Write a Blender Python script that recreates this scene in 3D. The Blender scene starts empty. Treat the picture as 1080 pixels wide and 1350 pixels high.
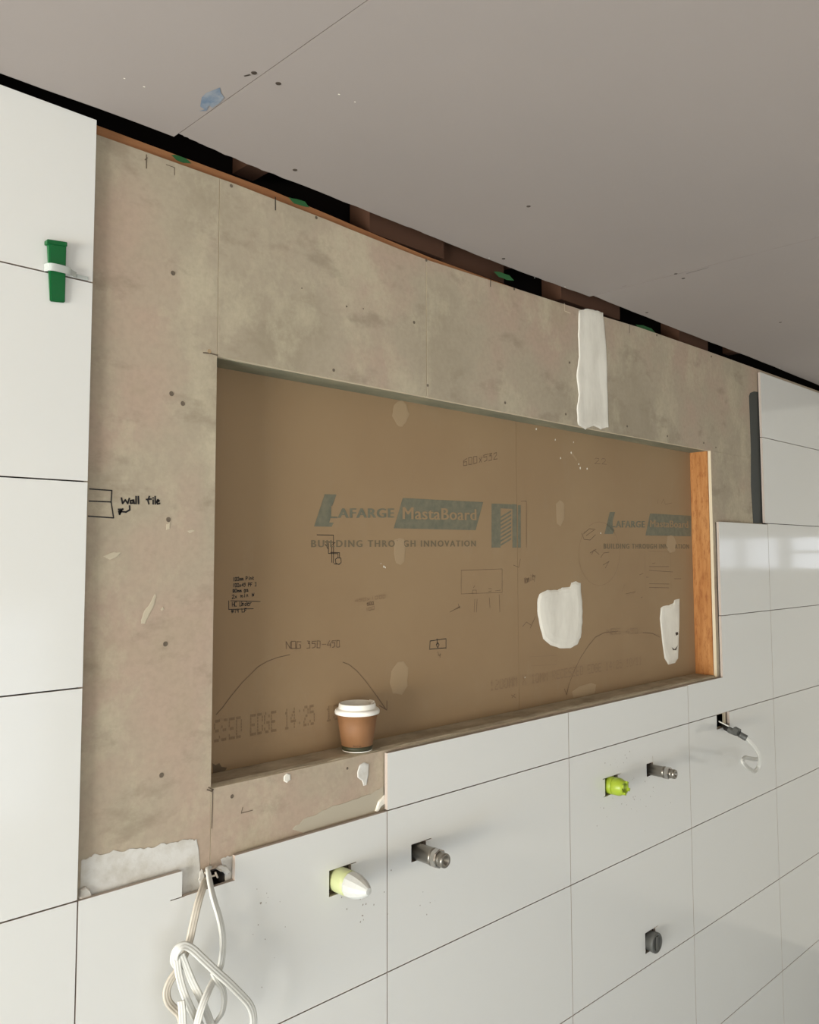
import bpy, bmesh, math, random
from mathutils import Vector, Matrix, Euler
from mathutils.geometry import tessellate_polygon
random.seed(7)
S = bpy.context.scene
COL = S.collection
ZO = 1.235                                   # height of the tile joint beside the cable outlet above the floor

# ------------------------------------------------------------------ camera
F, YAW, PITCH, ROLL = 1114.09882, .783570190, .0720028414, -.00323391615
CAM = Vector((-.531208135, -1.22649527, .487550082 + ZO))
SX, SY = 13.1354996, -21.0711069
cy, sy = math.cos(YAW), math.sin(YAW)
fw = Vector((sy*math.cos(PITCH), cy*math.cos(PITCH), math.sin(PITCH)))
rt = Vector((cy, -sy, 0)); up = rt.cross(fw)
cr, sr = math.cos(ROLL), math.sin(ROLL)
rt, up = cr*rt + sr*up, -sr*rt + cr*up
cd = bpy.data.cameras.new('camera'); cam = bpy.data.objects.new('camera', cd); COL.objects.link(cam)
cam.matrix_world = Matrix(((rt.x, up.x, -fw.x, CAM.x), (rt.y, up.y, -fw.y, CAM.y), (rt.z, up.z, -fw.z, CAM.z), (0, 0, 0, 1)))
cd.sensor_fit = 'VERTICAL'; cd.sensor_height = 36; cd.lens = F*36/1350
cd.shift_x = -SX/1350; cd.shift_y = SY/1350
cd.clip_start = .01
S.camera = cam

# ------------------------------------------------------------------ exposure, world, daylight
S.view_settings.view_transform = 'Standard'; S.view_settings.look = 'None'
S.view_settings.gamma = 1; S.view_settings.use_curve_mapping = False
S.view_settings.exposure = 0.23
W = bpy.data.worlds.new('world'); S.world = W; W.use_nodes = True
W.node_tree.nodes['Background'].inputs[0].default_value = (.80, .88, 1, 1)
W.node_tree.nodes['Background'].inputs[1].default_value = 1.0

def area(name, loc, rot, sx, sy_, power, color):
    l = bpy.data.lights.new(name, 'AREA'); l.shape = 'RECTANGLE'; l.size = sx; l.size_y = sy_
    l.energy = power; l.color = color
    o = bpy.data.objects.new(name, l); COL.objects.link(o); o.location = loc; o.rotation_euler = rot
    return o
R90 = math.pi/2
# daylight through the wide doorway on the left and the far right window, plus added fill behind the camera
area('doorway_daylight', (-4.04, -1.14, 1.27), (0, -R90, 0), .74, 1.96, 172, (1, .93, .79))
area('doorway_daylight_low', (-4.04, -1.14, .50), (0, -R90, 0), .8, 1.96, 90, (.70, .84, 1))
area('rear_fill', (.4, -4.04, .80), (R90, 0, 0), 3.0, 1.2, 9, (.86, .94, 1))
area('window_daylight', (3.46, -.45, 1.735), (0, R90, 0), .14, .66, .27, (1, .98, .94))

# ------------------------------------------------------------------ helpers
def ray(u, v):
    return rt*((u-540-SX)/F) + up*((675+SY-v)/F) + fw
def P(u, v, y=0.0):                           # a point of the plane at that depth behind the tile face
    d = ray(u, v); return CAM + d*((y-CAM.y)/d.y)
def PZ(u, v, z):
    d = ray(u, v); return CAM + d*((z-CAM.z)/d.z)

def new(name, bm, mats, parent=None, smooth=False, label=None):
    me = bpy.data.meshes.new(name)
    bmesh.ops.recalc_face_normals(bm, faces=bm.faces)
    bm.to_mesh(me); bm.free()
    for m in (mats if isinstance(mats, (list, tuple)) else [mats]): me.materials.append(m)
    if smooth:
        for p in me.polygons: p.use_smooth = True
    o = bpy.data.objects.new(name, me); COL.objects.link(o)
    if parent: o.parent = parent
    if label: o['label'] = label
    return o
def empty(name, loc=(0, 0, 0)):
    o = bpy.data.objects.new(name, None); COL.objects.link(o); o.location = loc; o.empty_display_size = .05
    return o
def tag(o, label, cat, group=None):
    o['label'] = label; o['category'] = cat
    if group: o['group'] = group
    return o
def struct(o): o['kind'] = 'structure'; return o
def box(bm, x0, x1, y0, y1, z0, z1, mi=0):
    vs = [bm.verts.new((x, y, z)) for x in (x0, x1) for y in (y0, y1) for z in (z0, z1)]
    for f in ((0, 1, 3, 2), (4, 6, 7, 5), (0, 4, 5, 1), (2, 3, 7, 6), (0, 2, 6, 4), (1, 5, 7, 3)):
        bm.faces.new([vs[i] for i in f]).material_index = mi
def boxes(*bs):
    bm = bmesh.new()
    for b in bs: box(bm, *b)
    return bm
def mask_mesh(add, sub, y0, y1, sides=1):     # slab in the wall plane made of rectangles less rectangles (x0,x1,z0,z1)
    xs = sorted({round(a, 5) for r in add+sub for a in r[:2]}); zs = sorted({round(a, 5) for r in add+sub for a in r[2:]})
    ins = lambda x, z, rs: any(r[0] < x < r[1] and r[2] < z < r[3] for r in rs)
    g = [[ins((xs[i]+xs[i+1])/2, (zs[j]+zs[j+1])/2, add) and not ins((xs[i]+xs[i+1])/2, (zs[j]+zs[j+1])/2, sub)
          for j in range(len(zs)-1)] for i in range(len(xs)-1)]
    bm = bmesh.new(); c = {}
    def V(i, j, k):
        if (i, j, k) not in c: c[i, j, k] = bm.verts.new((xs[i], (y0, y1)[k], zs[j]))
        return c[i, j, k]
    ok = lambda i, j: 0 <= i < len(g) and 0 <= j < len(zs)-1 and g[i][j]
    for i in range(len(g)):
        for j in range(len(zs)-1):
            if not g[i][j]: continue
            bm.faces.new([V(i, j, 0), V(i+1, j, 0), V(i+1, j+1, 0), V(i, j+1, 0)])
            bm.faces.new([V(i, j, 1), V(i, j+1, 1), V(i+1, j+1, 1), V(i+1, j, 1)])
            for di, dj, a, b in ((-1, 0, (i, j), (i, j+1)), (1, 0, (i+1, j), (i+1, j+1)), (0, -1, (i, j), (i+1, j)), (0, 1, (i, j+1), (i+1, j+1))):
                if not ok(i+di, j+dj):
                    bm.faces.new([V(*a, 0), V(*b, 0), V(*b, 1), V(*a, 1)]).material_index = sides
    return bm
def lathe(bm, prof, o=(0, 0, 0), axis='-y', n=32, mi=0):   # prof: (radius, distance along the axis)
    o = Vector(o); rings = []
    for r, d in prof:
        ring = []
        for k in range(n):
            a = 2*math.pi*k/n; c, s = r*math.cos(a), r*math.sin(a)
            ring.append(bm.verts.new(o + (Vector((c, -d, s)) if axis == '-y' else Vector((c, s, d)))))
        rings.append(ring)
    for a, b in zip(rings, rings[1:]):
        for k in range(n): bm.faces.new([a[k], a[(k+1) % n], b[(k+1) % n], b[k]]).material_index = mi
    for ring in (rings[0], rings[-1]):
        try: bm.faces.new(ring).material_index = mi
        except Exception: pass
    return bm
def smooth_path(pts, k=6):                    # Catmull-Rom
    out = []; n = len(pts)
    for i in range(n-1):
        p0, p1, p2, p3 = pts[max(i-1, 0)], pts[i], pts[i+1], pts[min(i+2, n-1)]
        for j in range(k):
            t = j/k
            out.append(.5*((2*p1) + (p2-p0)*t + (2*p0-5*p1+4*p2-p3)*t*t + (3*p1-p0-3*p2+p3)*t**3))
    out.append(pts[-1]); return out
def sweep(bm, pts, sect, face=None, close=False, twist=None):   # sect: (along width, along thickness)
    n = len(pts); rings = []; prev = None
    for i, p in enumerate(pts):
        t = (pts[min(i+1, n-1)] - pts[max(i-1, 0)]).normalized()
        nrm = face if face else prev
        if nrm is None: nrm = Vector((0, -1, 0)) if abs(t.y) < .9 else Vector((0, 0, 1))
        nrm = (nrm - t*nrm.dot(t)).normalized(); prev = nrm
        w = t.cross(nrm)
        if twist:
            a = twist[0] + (twist[1]-twist[0])*i/(n-1); w, nrm = w*math.cos(a)+nrm*math.sin(a), nrm*math.cos(a)-w*math.sin(a)
        rings.append([bm.verts.new(p + w*a + nrm*b) for a, b in sect])
    m = len(sect)
    for a, b in zip(rings, rings[1:]):
        for k in range(m): bm.faces.new([a[k], a[(k+1) % m], b[(k+1) % m], b[k]])
    bm.faces.new(rings[0]); bm.faces.new(rings[-1][::-1])
def circ(r, n=10): return [(r*math.cos(2*math.pi*k/n), r*math.sin(2*math.pi*k/n)) for k in range(n)]
def flat_sect(w, t):                          # flat twin-and-earth cable: three cores give two shallow grooves
    s = []
    for sgn in (1, -1):
        xs = [w, w*.8, w*.52, w*.36, w*.2, 0, -w*.2, -w*.36, -w*.52, -w*.8, -w]; hs = [.35, .85, 1, .78, 1, 1.04, 1, .78, 1, .85, .35]
        for x, h in zip(xs, hs): s.append((sgn*x, sgn*h*t))
    return s
def poly(bm, pts, mi=0):                      # flat filled outline, any shape
    vs = [bm.verts.new(p) for p in pts]
    for t in tessellate_polygon([pts]):
        try: bm.faces.new([vs[i] for i in t]).material_index = mi
        except Exception: pass
def blob(px, y, h=.0012, jit=.0, inset=.12, sub=4):   # trowelled patch: outline at the board, raised middle
    pts = [P(u, v, y) for u, v in px]; out = []
    for i, p in enumerate(pts):
        q = pts[(i+1) % len(pts)]
        for k in range(sub):
            r = p.lerp(q, k/sub); out.append(r + Vector((random.uniform(-jit, jit), 0, random.uniform(-jit, jit))))
    c = sum(out, Vector())/len(out); bm = bmesh.new(); rings = []
    off = Vector((0, -1, 0))
    for f, d in ((1, 0.0), (1-inset*.35, .7), (1-inset, 1)):
        rings.append([bm.verts.new(c + (p-c)*f + off*(h*d + .0003)) for p in out])
    n = len(out)
    for a, b in zip(rings, rings[1:]):
        for k in range(n): bm.faces.new([a[k], a[(k+1) % n], b[(k+1) % n], b[k]])
    for t in tessellate_polygon([[v.co for v in rings[-1]]]):
        try: bm.faces.new([rings[-1][i] for i in t])
        except Exception: pass
    return bm
def ribbon(bm, pts, w, lift=.0004):           # pen line on a wall plane
    for a, b in zip(pts, pts[1:]):
        d = b-a
        if d.length < 1e-6: continue
        d.normalize(); n = Vector((-d.z, 0, d.x))*w*.5; e = d*w*.3; o = Vector((0, -lift, 0))
        bm.faces.new([bm.verts.new(q) for q in (a-e-n+o, b+e-n+o, b+e+n+o, a-e+n+o)])
def pen(name, lines, y, w, m, parent, lift=.0004):
    bm = bmesh.new()
    for l in lines: ribbon(bm, [P(u, v, y) for u, v in l], w, lift)
    return new(name, bm, m, parent)

# ------------------------------------------------------------------ materials
def rgb(r, g, b):
    f = lambda c: (c/255/12.92 if c/255 <= .04045 else ((c/255+.055)/1.055)**2.4)
    return (f(r), f(g), f(b), 1)
def mat(name, col, rough=.6, metal=0., spec=.5, **kw):
    m = bpy.data.materials.new(name); m.use_nodes = True; b = m.node_tree.nodes['Principled BSDF']
    b.inputs['Base Color'].default_value = col; b.inputs['Roughness'].default_value = rough; b.inputs['Metallic'].default_value = metal
    b.inputs['Specular IOR Level'].default_value = spec
    for k, v in kw.items(): b.inputs[k].default_value = v
    return m
def nodes(m): return m.node_tree.nodes, m.node_tree.links, m.node_tree.nodes['Principled BSDF']
def coord(m, scale=(1, 1, 1)):
    N, L, b = nodes(m); t = N.new('ShaderNodeTexCoord'); mp = N.new('ShaderNodeMapping'); mp.inputs['Scale'].default_value = scale
    L.new(t.outputs['Object'], mp.inputs[0]); return mp.outputs[0]
def noise(m, scale, detail=6, rough=.6, sc=(1, 1, 1)):
    N, L, b = nodes(m); n = N.new('ShaderNodeTexNoise'); n.inputs['Scale'].default_value = scale
    n.inputs['Detail'].default_value = detail; n.inputs['Roughness'].default_value = rough
    L.new(coord(m, sc), n.inputs['Vector']); return n.outputs['Fac']
def ramp(m, fac, stops):
    N, L, b = nodes(m); r = N.new('ShaderNodeValToRGB'); e = r.color_ramp.elements
    while len(e) < len(stops): e.new(.5)
    for el, (p, c) in zip(e, stops): el.position = p; el.color = c
    L.new(fac, r.inputs[0]); return r.outputs[0]
def mix(m, fac, a, c):
    N, L, b = nodes(m); x = N.new('ShaderNodeMix'); x.data_type = 'RGBA'
    for s, v in ((x.inputs[0], fac), (x.inputs[6], a), (x.inputs[7], c)):
        if hasattr(v, 'links') or isinstance(v, bpy.types.NodeSocket): L.new(v, s)
        else: s.default_value = v
    return x.outputs[2]
def base(m, c): m.node_tree.links.new(c, nodes(m)[2].inputs['Base Color'])
def bump(m, h, dist, strength=.4):
    N, L, b = nodes(m); n = N.new('ShaderNodeBump'); n.inputs['Strength'].default_value = strength; n.inputs['Distance'].default_value = dist
    L.new(h, n.inputs['Height']); L.new(n.outputs[0], b.inputs['Normal'])
G = lambda v: (v, v, v, 1)

tile_m = mat('tile_glaze', rgb(226, 225, 220), .11, spec=.5)
body_m = mat('tile_body', rgb(186, 172, 160), .8)
adh_m = mat('tile_adhesive', rgb(34, 31, 29), .9)  # adhesive, darkened in colour to paint the shade inside the open joints
cem_m = mat('fibre_cement', G(.3), .85, spec=.2)
n1 = noise(cem_m, 2.2, 5, .55)
c1 = ramp(cem_m, n1, [(.32, rgb(164, 152, 131)), (.46, rgb(179, 166, 145)), (.56, rgb(184, 163, 144)), (.70, rgb(172, 160, 134))])
n2 = noise(cem_m, 4.2, 9, .72, (1, 1, .7))
c2 = mix(cem_m, ramp(cem_m, n2, [(.49, G(0)), (.60, G(.72))]), c1, rgb(196, 185, 160))
n3 = noise(cem_m, 5, 6, .65, (1.3, 1, 2.4))
c3 = mix(cem_m, ramp(cem_m, n3, [(.34, G(.5)), (.45, G(0))]), c2, rgb(146, 132, 113))
n4 = noise(cem_m, 90, 3, .6)
base(cem_m, mix(cem_m, ramp(cem_m, n4, [(.35, G(.14)), (.6, G(0))]), c3, rgb(136, 124, 106)))
bump(cem_m, n4, .0006, .25)
edge_m = mat('sheet_edge', rgb(214, 200, 172), .9)
paper_m = mat('board_paper', G(.2), .75, spec=.25)
pn = noise(paper_m, 3, 4, .5)
pc = ramp(paper_m, pn, [(.3, rgb(153, 127, 96)), (.7, rgb(160, 135, 103))])
pn2 = noise(paper_m, 14, 6, .7, (1, 1, .5))
base(paper_m, mix(paper_m, ramp(paper_m, pn2, [(.56, G(0)), (.75, G(.3))]), pc, rgb(160, 140, 113)))
print_m = mat('board_print', rgb(104, 104, 90), .8)
pr = noise(print_m, 60, 4, .6)
base(print_m, ramp(print_m, pr, [(.35, rgb(108, 107, 90)), (.65, rgb(124, 119, 98))]))
slog_m = mat('slogan_print', rgb(120, 106, 82), .8)
dot_m = mat('dot_print', rgb(136, 111, 82), .8)
pale_m = mat('pale_filler', rgb(168, 144, 112), .8)
ink_m = mat('marker_ink', rgb(28, 24, 24), .5)
penc_m = mat('pencil_line', rgb(112, 88, 66), .7)
faint_m = mat('faint_pencil_line', rgb(142, 115, 86), .7)
pencc_m = mat('pencil_on_cement', rgb(98, 84, 68), .7)
plas_m = mat('white_plaster', rgb(226, 219, 203), .75)
pn3 = noise(plas_m, 16, 5, .6, (1, 1, .35)); base(plas_m, ramp(plas_m, pn3, [(.3, rgb(222, 216, 203)), (.6, rgb(244, 239, 226))]))
bump(plas_m, pn3, .004, .5)
prime_m = mat('white_primer', rgb(214, 211, 203), .8)
pn4 = noise(prime_m, 30, 6, .65); base(prime_m, ramp(prime_m, pn4, [(.3, rgb(198, 192, 180)), (.6, rgb(220, 217, 210))])); bump(prime_m, pn4, .002, .4)
memb_m = mat('membrane', rgb(60, 63, 60), .6)
green_m = mat('green_marker', rgb(48, 104, 58), .6)
wood_m = mat('pine', G(.3), .65, spec=.3)
w1 = noise(wood_m, 9, 6, .65, (5, 5, .45)); w2 = noise(wood_m, 55, 5, .75, (1.8, 1.8, .5))
wc = ramp(wood_m, w1, [(.28, rgb(140, 86, 42)), (.45, rgb(170, 114, 62)), (.62, rgb(186, 132, 78)), (.8, rgb(152, 97, 50))])
base(wood_m, mix(wood_m, ramp(wood_m, w2, [(.50, G(0)), (.64, G(.7))]), wc, rgb(140, 82, 40))); bump(wood_m, w2, .001, .3)
plate_m = mat('plate_timber', G(.2), .75)
w3 = noise(plate_m, 12, 5, .6, (.4, 3, 4)); base(plate_m, ramp(plate_m, w3, [(.3, rgb(150, 96, 58)), (.7, rgb(182, 128, 84))]))
joist_m = mat('joist_timber', rgb(84, 54, 36), .85)
dark_m = mat('cavity_shade', rgb(26, 22, 20), .95, spec=.05)  # near-black colour paints in the shade of the cavity
ceil_m = mat('ceiling_paper', G(.4), .85, spec=.2)
cn = noise(ceil_m, 1.5, 3, .5); base(ceil_m, ramp(ceil_m, cn, [(.3, rgb(157, 148, 142)), (.7, rgb(163, 153, 146))]))
gyp_m = mat('gypsum_core_shaded', rgb(128, 116, 106), .9)  # core darkened in colour so lit sheet joints read as shade lines
steel_m = mat('screw_steel', rgb(74, 64, 56), .55, .3)
hole_m = mat('screw_dimple', rgb(104, 92, 78), .9)
blue_m = mat('blue_chalk', rgb(118, 134, 150), .85)
bn = noise(blue_m, 45, 5, .7, (1, .5, 1)); base(blue_m, ramp(blue_m, bn, [(.35, rgb(104, 122, 142)), (.65, rgb(150, 154, 158))]))
head_m = mat('greenish_sheet_edge', G(.2), .85)  # mottled grey-green, darker than the cement sheets
hn = noise(head_m, 18, 6, .7, (.35, 1, 2)); base(head_m, ramp(head_m, hn, [(.3, rgb(112, 112, 92)), (.55, rgb(136, 132, 108)), (.75, rgb(158, 148, 120))]))
sill_m = mat('sill_mortar', G(.2), .9, spec=.2)
sn = noise(sill_m, 14, 6, .7, (.6, 1, 1)); base(sill_m, ramp(sill_m, sn, [(.3, rgb(150, 138, 118)), (.55, rgb(184, 171, 148)), (.75, rgb(206, 194, 170))])); bump(sill_m, sn, .003, .5)
wall_m = mat('plain_plaster', rgb(212, 208, 199), .85)
floor_m = mat('concrete', G(.3), .6)
fn = noise(floor_m, 3, 6, .6); base(floor_m, ramp(floor_m, fn, [(.3, rgb(164, 170, 174)), (.7, rgb(184, 190, 194))]))
alu_m = mat('white_frame', rgb(220, 218, 212), .4)
chrome_m = mat('chrome', rgb(196, 192, 186), .16, 1.)
brass_m = mat('worn_metal', rgb(150, 144, 134), .32, .9)
bore_m = mat('dark_bore', rgb(40, 36, 33), .7)  # near-black paint for the shade in holes; the grey lead shares it
lime_m = mat('lime_plastic', rgb(158, 178, 50), .38, spec=.5)
paleLime_m = mat('pale_lime_plastic', rgb(196, 202, 148), .4)
wcap_m = mat('white_plastic_film', rgb(198, 198, 192), .3)
grey_m = mat('grey_plastic', rgb(84, 84, 80), .45)
cable_m = mat('white_cable', rgb(208, 206, 198), .4)
cable2_m = mat('aged_cable', rgb(188, 179, 164), .45)
wedge_m = mat('green_plastic', rgb(6, 92, 44), .35)
clip_m = mat('clear_plastic', rgb(224, 228, 222), .15, **{'Transmission Weight': .45, 'IOR': 1.45})
kraft_m = mat('kraft_card', rgb(176, 118, 72), .7)
kn = noise(kraft_m, 30, 4, .6, (1, 1, .3)); base(kraft_m, ramp(kraft_m, kn, [(.3, rgb(126, 87, 53)), (.7, rgb(140, 98, 62))]))
lid_m = mat('lid_plastic', rgb(240, 236, 226), .35)
band_m = mat('dark_green_band', rgb(52, 50, 28), .6)
cprint_m = mat('brown_print', rgb(62, 36, 18), .7)
dust_m = mat('dried_speck', rgb(160, 152, 140), .9)

# ------------------------------------------------------------------ room shell
CEIL = 1.165 + ZO
floor = struct(new('floor', boxes((-4.1, 3.6, -4.1, .3, -.1, 0)), floor_m))
wall_back = struct(new('wall_back', boxes((-4.1, 3.6, .10, .3, .001, 2.9)), dark_m))
def wall_with_hole(name, axis, pos, thick, a0, a1, h):    # h: (a0, a1, z0, z1)
    bm = bmesh.new()
    for r in ((a0, h[0], .001, 2.9), (h[1], a1, .001, 2.9), (h[0], h[1], .001, h[2]), (h[0], h[1], h[3], 2.9)):
        if r[1]-r[0] < .002 or r[3]-r[2] < .002: continue
        if axis == 'x': box(bm, pos, pos+thick, r[0], r[1], r[2], r[3])
        else: box(bm, r[0], r[1], pos, pos+thick, r[2], r[3])
    return struct(new(name, bm, wall_m))
wall_left = wall_with_hole('wall_left', 'x', -4.1, .1, -4.0, .099, (-2.14, -.14, .08, 1.66))
wall_front = wall_with_hole('wall_front', 'y', -4.1, .1, -4.1, 3.6, (-1.52, 1.52, .18, 1.42))
wall_right = wall_with_hole('wall_right', 'x', 3.4, .1, -3.999, .099, (-.80, -.10, 1.645, 1.825))
bm = bmesh.new()
for r in ((-.80, -.10, 1.645, 1.665), (-.80, -.10, 1.805, 1.825), (-.80, -.77, 1.665, 1.805), (-.13, -.10, 1.665, 1.805), (-.38, -.33, 1.665, 1.805), (-.58, -.55, 1.665, 1.805), (-.33, -.13, 1.735, 1.745)):
    box(bm, 3.41, 3.45, *r)
struct(new('window_1', bm, alu_m))
struct(new('cavity_light_cap', boxes((-4.1, 3.6, -4.1, .3, 2.9, 2.95)), dark_m))  # unseen cap added to keep light out of the ceiling gap

# ceiling sheets: real edges stop short of the wall, ragged where they were cut
ceil_edge = [[(-330, -22), (0, 96.5), (60, 118.5), (127, 142), (180, 161.5), (230, 180.5)],
             [(237, 177), (250, 183), (267, 191), (290, 201), (318, 212.5), (346, 224), (400, 245), (470, 272.5), (534, 298), (560, 308), (600, 324.5), (649, 344), (700, 363), (738, 377), (783, 393)],
             [(787, 392), (835, 411), (900, 437), (950, 456), (1020, 483), (1080, 508), (1300, 590)]]
xa, xb = PZ(233, 178, CEIL).x, PZ(786, 389, CEIL).x
cuts = [(-4.0, xa-.0005), (xa+.0005, xb-.0004), (xb+.0004, 3.399)]
bm = bmesh.new()
for (x0, x1), e in zip(cuts, ceil_edge):
    pts = [PZ(u, v, CEIL) for u, v in e]; edge = []
    for a, b in zip(pts, pts[1:]):
        for k in range(4):
            q = a.lerp(b, k/4)
            edge.append(Vector((q.x, q.y + (random.uniform(-.0016, .0016) if x0 > -3.9 else 0), CEIL)))
    edge.append(pts[-1])
    edge = [q for q in edge if x0+.001 < q.x < x1-.001]
    edge = [Vector((x0, edge[0].y, CEIL))] + edge + [Vector((x1, edge[-1].y, CEIL))]
    lo = [bm.verts.new(q) for q in edge]; far = [bm.verts.new((q.x, -3.999, CEIL)) for q in edge]
    lo2 = [bm.verts.new((q.x, q.y, CEIL+.01)) for q in edge]; far2 = [bm.verts.new((q.x, -3.999, CEIL+.01)) for q in edge]
    for i in range(len(edge)-1):
        bm.faces.new([lo[i], lo[i+1], far[i+1], far[i]]); bm.faces.new([lo2[i], far2[i], far2[i+1], lo2[i+1]])
        bm.faces.new([lo[i], lo2[i], lo2[i+1], lo[i+1]]).material_index = 1
        bm.faces.new([far[i], far[i+1], far2[i+1], far2[i]]).material_index = 1
    for i in (0, -1): bm.faces.new([lo[i], far[i], far2[i], lo2[i]]).material_index = 1
ceiling = struct(new('ceiling', bm, [ceil_m, gyp_m]))
def disc(c, r, h, axis='z'):
    bm = bmesh.new()
    if axis == 'z': lathe(bm, [(r, 0), (r*.9, -h), (r*.35, -h*.6)], c, 'z', 14)
    else: lathe(bm, [(r, 0), (r*.9, h), (r*.35, h*.6)], c, '-y', 14)
    return bm
for u, v in ((335, 96), (367, 110), (389, 224), (697, 272), (664, 341), (891, 361), (901, 367), (853, 412), (1029, 425)):
    new('screw', disc(PZ(u, v, CEIL), .0042, .0006), steel_m, ceiling, label='dark screw head in the ceiling sheet')
bm = bmesh.new()
for pl in ([(264, 140), (266, 128), (272, 122), (280, 119), (290, 115), (291, 122), (296, 128), (290, 135), (280, 142), (276, 139), (270, 144)], [(262, 146), (270, 144), (276, 140), (272, 146)]):
    poly(bm, [PZ(u, v, CEIL)-Vector((0, 0, .0005)) for u, v in pl])
new('chalk_smear', bm, blue_m, ceiling, label='blue smear on the ceiling sheet')
bm = bmesh.new()
def line_ceil(px, w):
    pts = [PZ(u, v, CEIL) for u, v in px]
    for a, b in zip(pts, pts[1:]):
        d = (b-a).normalized(); n = Vector((-d.y, d.x, 0))*w/2; o = Vector((0, 0, -.0005))
        bm.faces.new([bm.verts.new(q+o) for q in (a-n, b-n, b+n, a+n)])
line_ceil([(905, 360.5), (920, 356.5), (934, 352.5)], .0016); line_ceil([(322, 100), (330, 98)], .003)
line_ceil([(820, 378), (826, 376.4)], .001)
new('crack_line', bm, steel_m, ceiling)
bm = bmesh.new()
for u, v, r in ((164, 103, .0016), (190, 114, .0018), (447, 124, .002), (468, 134, .0016), (645, 340, .002), (705, 366, .002), (745, 378, .003), (1028, 485, .004)):
    c = PZ(u, v, CEIL)-Vector((0, 0, .0005)); poly(bm, [c+Vector((r*math.cos(a), r*math.sin(a)*.7, 0)) for a in (0, 1.1, 2.2, 3.1, 4.2, 5.3)])
new('plaster_speck', bm, plas_m, ceiling)
# joists and blocking seen through the gap
for b in ((.30, .345, -1.2, .098, 1.20, 1.29), (.58, .80, .03, .092, 1.1465, 1.27), (.802, 1.026, .045, .097, 1.1465, 1.27), (1.24, 1.52, .03, .092, 1.151, 1.27), (1.86, 2.05, .03, .092, 1.1505, 1.27), (2.30, 2.345, -1.2, .098, 1.20, 1.29), (1.03, 1.075, -1.2, .098, 1.2, 1.29)):
    new('joist', boxes((b[0], b[1], b[2], b[3], b[4]+ZO, b[5]+ZO)), joist_m, ceiling)

# ------------------------------------------------------------------ back wall: sheets, niche, timber
B = .012                                      # face of the cement sheet behind the tile face
NB = .082                                     # face of the niche board
z = lambda v: v+ZO
OX0, OX1, OZ0, OZ1 = .2215, 2.012, .112, .822
TOPZ = 1.129
outlet = [(P(264, 1160, B).x, P(297, 1160, B).x, P(275, 1176, B).z, P(280, 1146, B).z)]
slot_hole = [(1.98, 2.06, z(-.045), z(-.005))]
pipes = [(.458, .510, z(-.122), z(-.076)), (1.355, 1.415, z(-.122), z(-.077)), (.665, .706, z(-.113), z(-.079)), (1.558, 1.594, z(-.11), z(-.076)), (1.533, 1.588, z(-.567), z(-.513))]
s_edges = [(-4.0, .2205, .002, TOPZ+ZO), (.2217, .7248, z(OZ1), z(TOPZ)), (.7266, 1.345, z(OZ1), z(TOPZ)), (1.3458, 3.399, z(OZ1), z(TOPZ)),
           (OX1, 3.399, .002, z(OZ1)-.0006), (.2217, OX1-.0006, .002, z(OZ0))]
sheets = []
for r in s_edges:
    sheets.append(new('cement_sheet', mask_mesh([r], outlet+slot_hole+pipes, B, B+.010), [cem_m, edge_m], wall_back))
sL, sA, sB_, sC, sR, sS = sheets
def lerp(x, tab):
    for (a, p), (b, q) in zip(tab, tab[1:]):
        if x <= b: return p+(q-p)*max(0, x-a)/(b-a)
    return tab[-1][1]
cut_line = [(0, 1.137), (.33, 1.137), (.59, 1.125), (.73, 1.121), (1.09, 1.124), (1.35, 1.133), (1.67, 1.143), (3, 1.144)]   # the sheets were cut by hand
plate_line = [(0, 1.158), (.33, 1.156), (.60, 1.142), (.75, 1.135), (1.10, 1.133), (1.4, 1.140), (1.7, 1.148), (3, 1.149)]
head_line = [(.22, .8275), (.7255, .8245), (1.345, .821), (2.0, .821)]
for o in sheets:
    for v in o.data.vertices:
        if abs(v.co.z-z(OZ1)) < 1e-4 and v.co.x < 1.99: v.co.z = z(lerp(v.co.x, head_line))
        if v.co.z > z(TOPZ)-1e-3: v.co.z = z(lerp(v.co.x, cut_line))
bm = bmesh.new()
for x0, x1 in zip([-4.0, 0, .33, .6, .75, 1.1, 1.4, 1.7], [0, .33, .6, .75, 1.1, 1.4, 1.7, 3.399]):
    n0 = len(bm.verts); box(bm, x0, x1, .024, .095, z(1.06), z(1.14)); bm.verts.ensure_lookup_table()
    for v in list(bm.verts)[n0:]:
        if v.co.z > z(1.1): v.co.z = z(lerp(v.co.x, plate_line))
bmesh.ops.remove_doubles(bm, verts=bm.verts, dist=1e-5)
new('top_plate', bm, plate_m, wall_back)
new('stud', boxes((.166, .2205, .0235, .0815, z(OZ0)-.3, z(OZ1)+.05)), plate_m, wall_back)
new('niche_jamb', boxes((OX1-.004, 2.056, .0225, .0815, z(OZ0)+.002, z(OZ1)-.001)), wood_m, wall_back, label='orange pine stud lining the right end of the niche')
bm = boxes((.2217, OX1-.005, .0225, .0815, z(OZ1)-.001, z(OZ1)+.022))
for v in bm.verts:
    if v.co.z < z(OZ1): v.co.z = z(lerp(v.co.x, [(.22, .8265), (2.0, .821)]))
new('niche_head', bm, head_m, wall_back)
bm = bmesh.new()
N = 60
prev = None
for i in range(N+1):
    x = .2217 + (2.008-.2217)*i/N
    j = random.uniform(-.0015, .0012)
    r = [bm.verts.new((x, y, zz)) for y, zz in ((B-.0005+random.uniform(0, .003), z(OZ0)-.004), (B+.004, z(OZ0)+.002+j), (.024, z(OZ0)+.004), (.04, z(OZ0)+.0035+j*.5), (.0815, z(OZ0)+.004), (.0815, z(OZ0)-.02), (B+.0105, z(OZ0)-.02), (B+.0105, z(OZ0)-.0045))]
    if prev:
        for k in range(8): bm.faces.new([prev[k], prev[(k+1) % 8], r[(k+1) % 8], r[k]])
    else: bm.faces.new(r)
    prev = r
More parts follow.
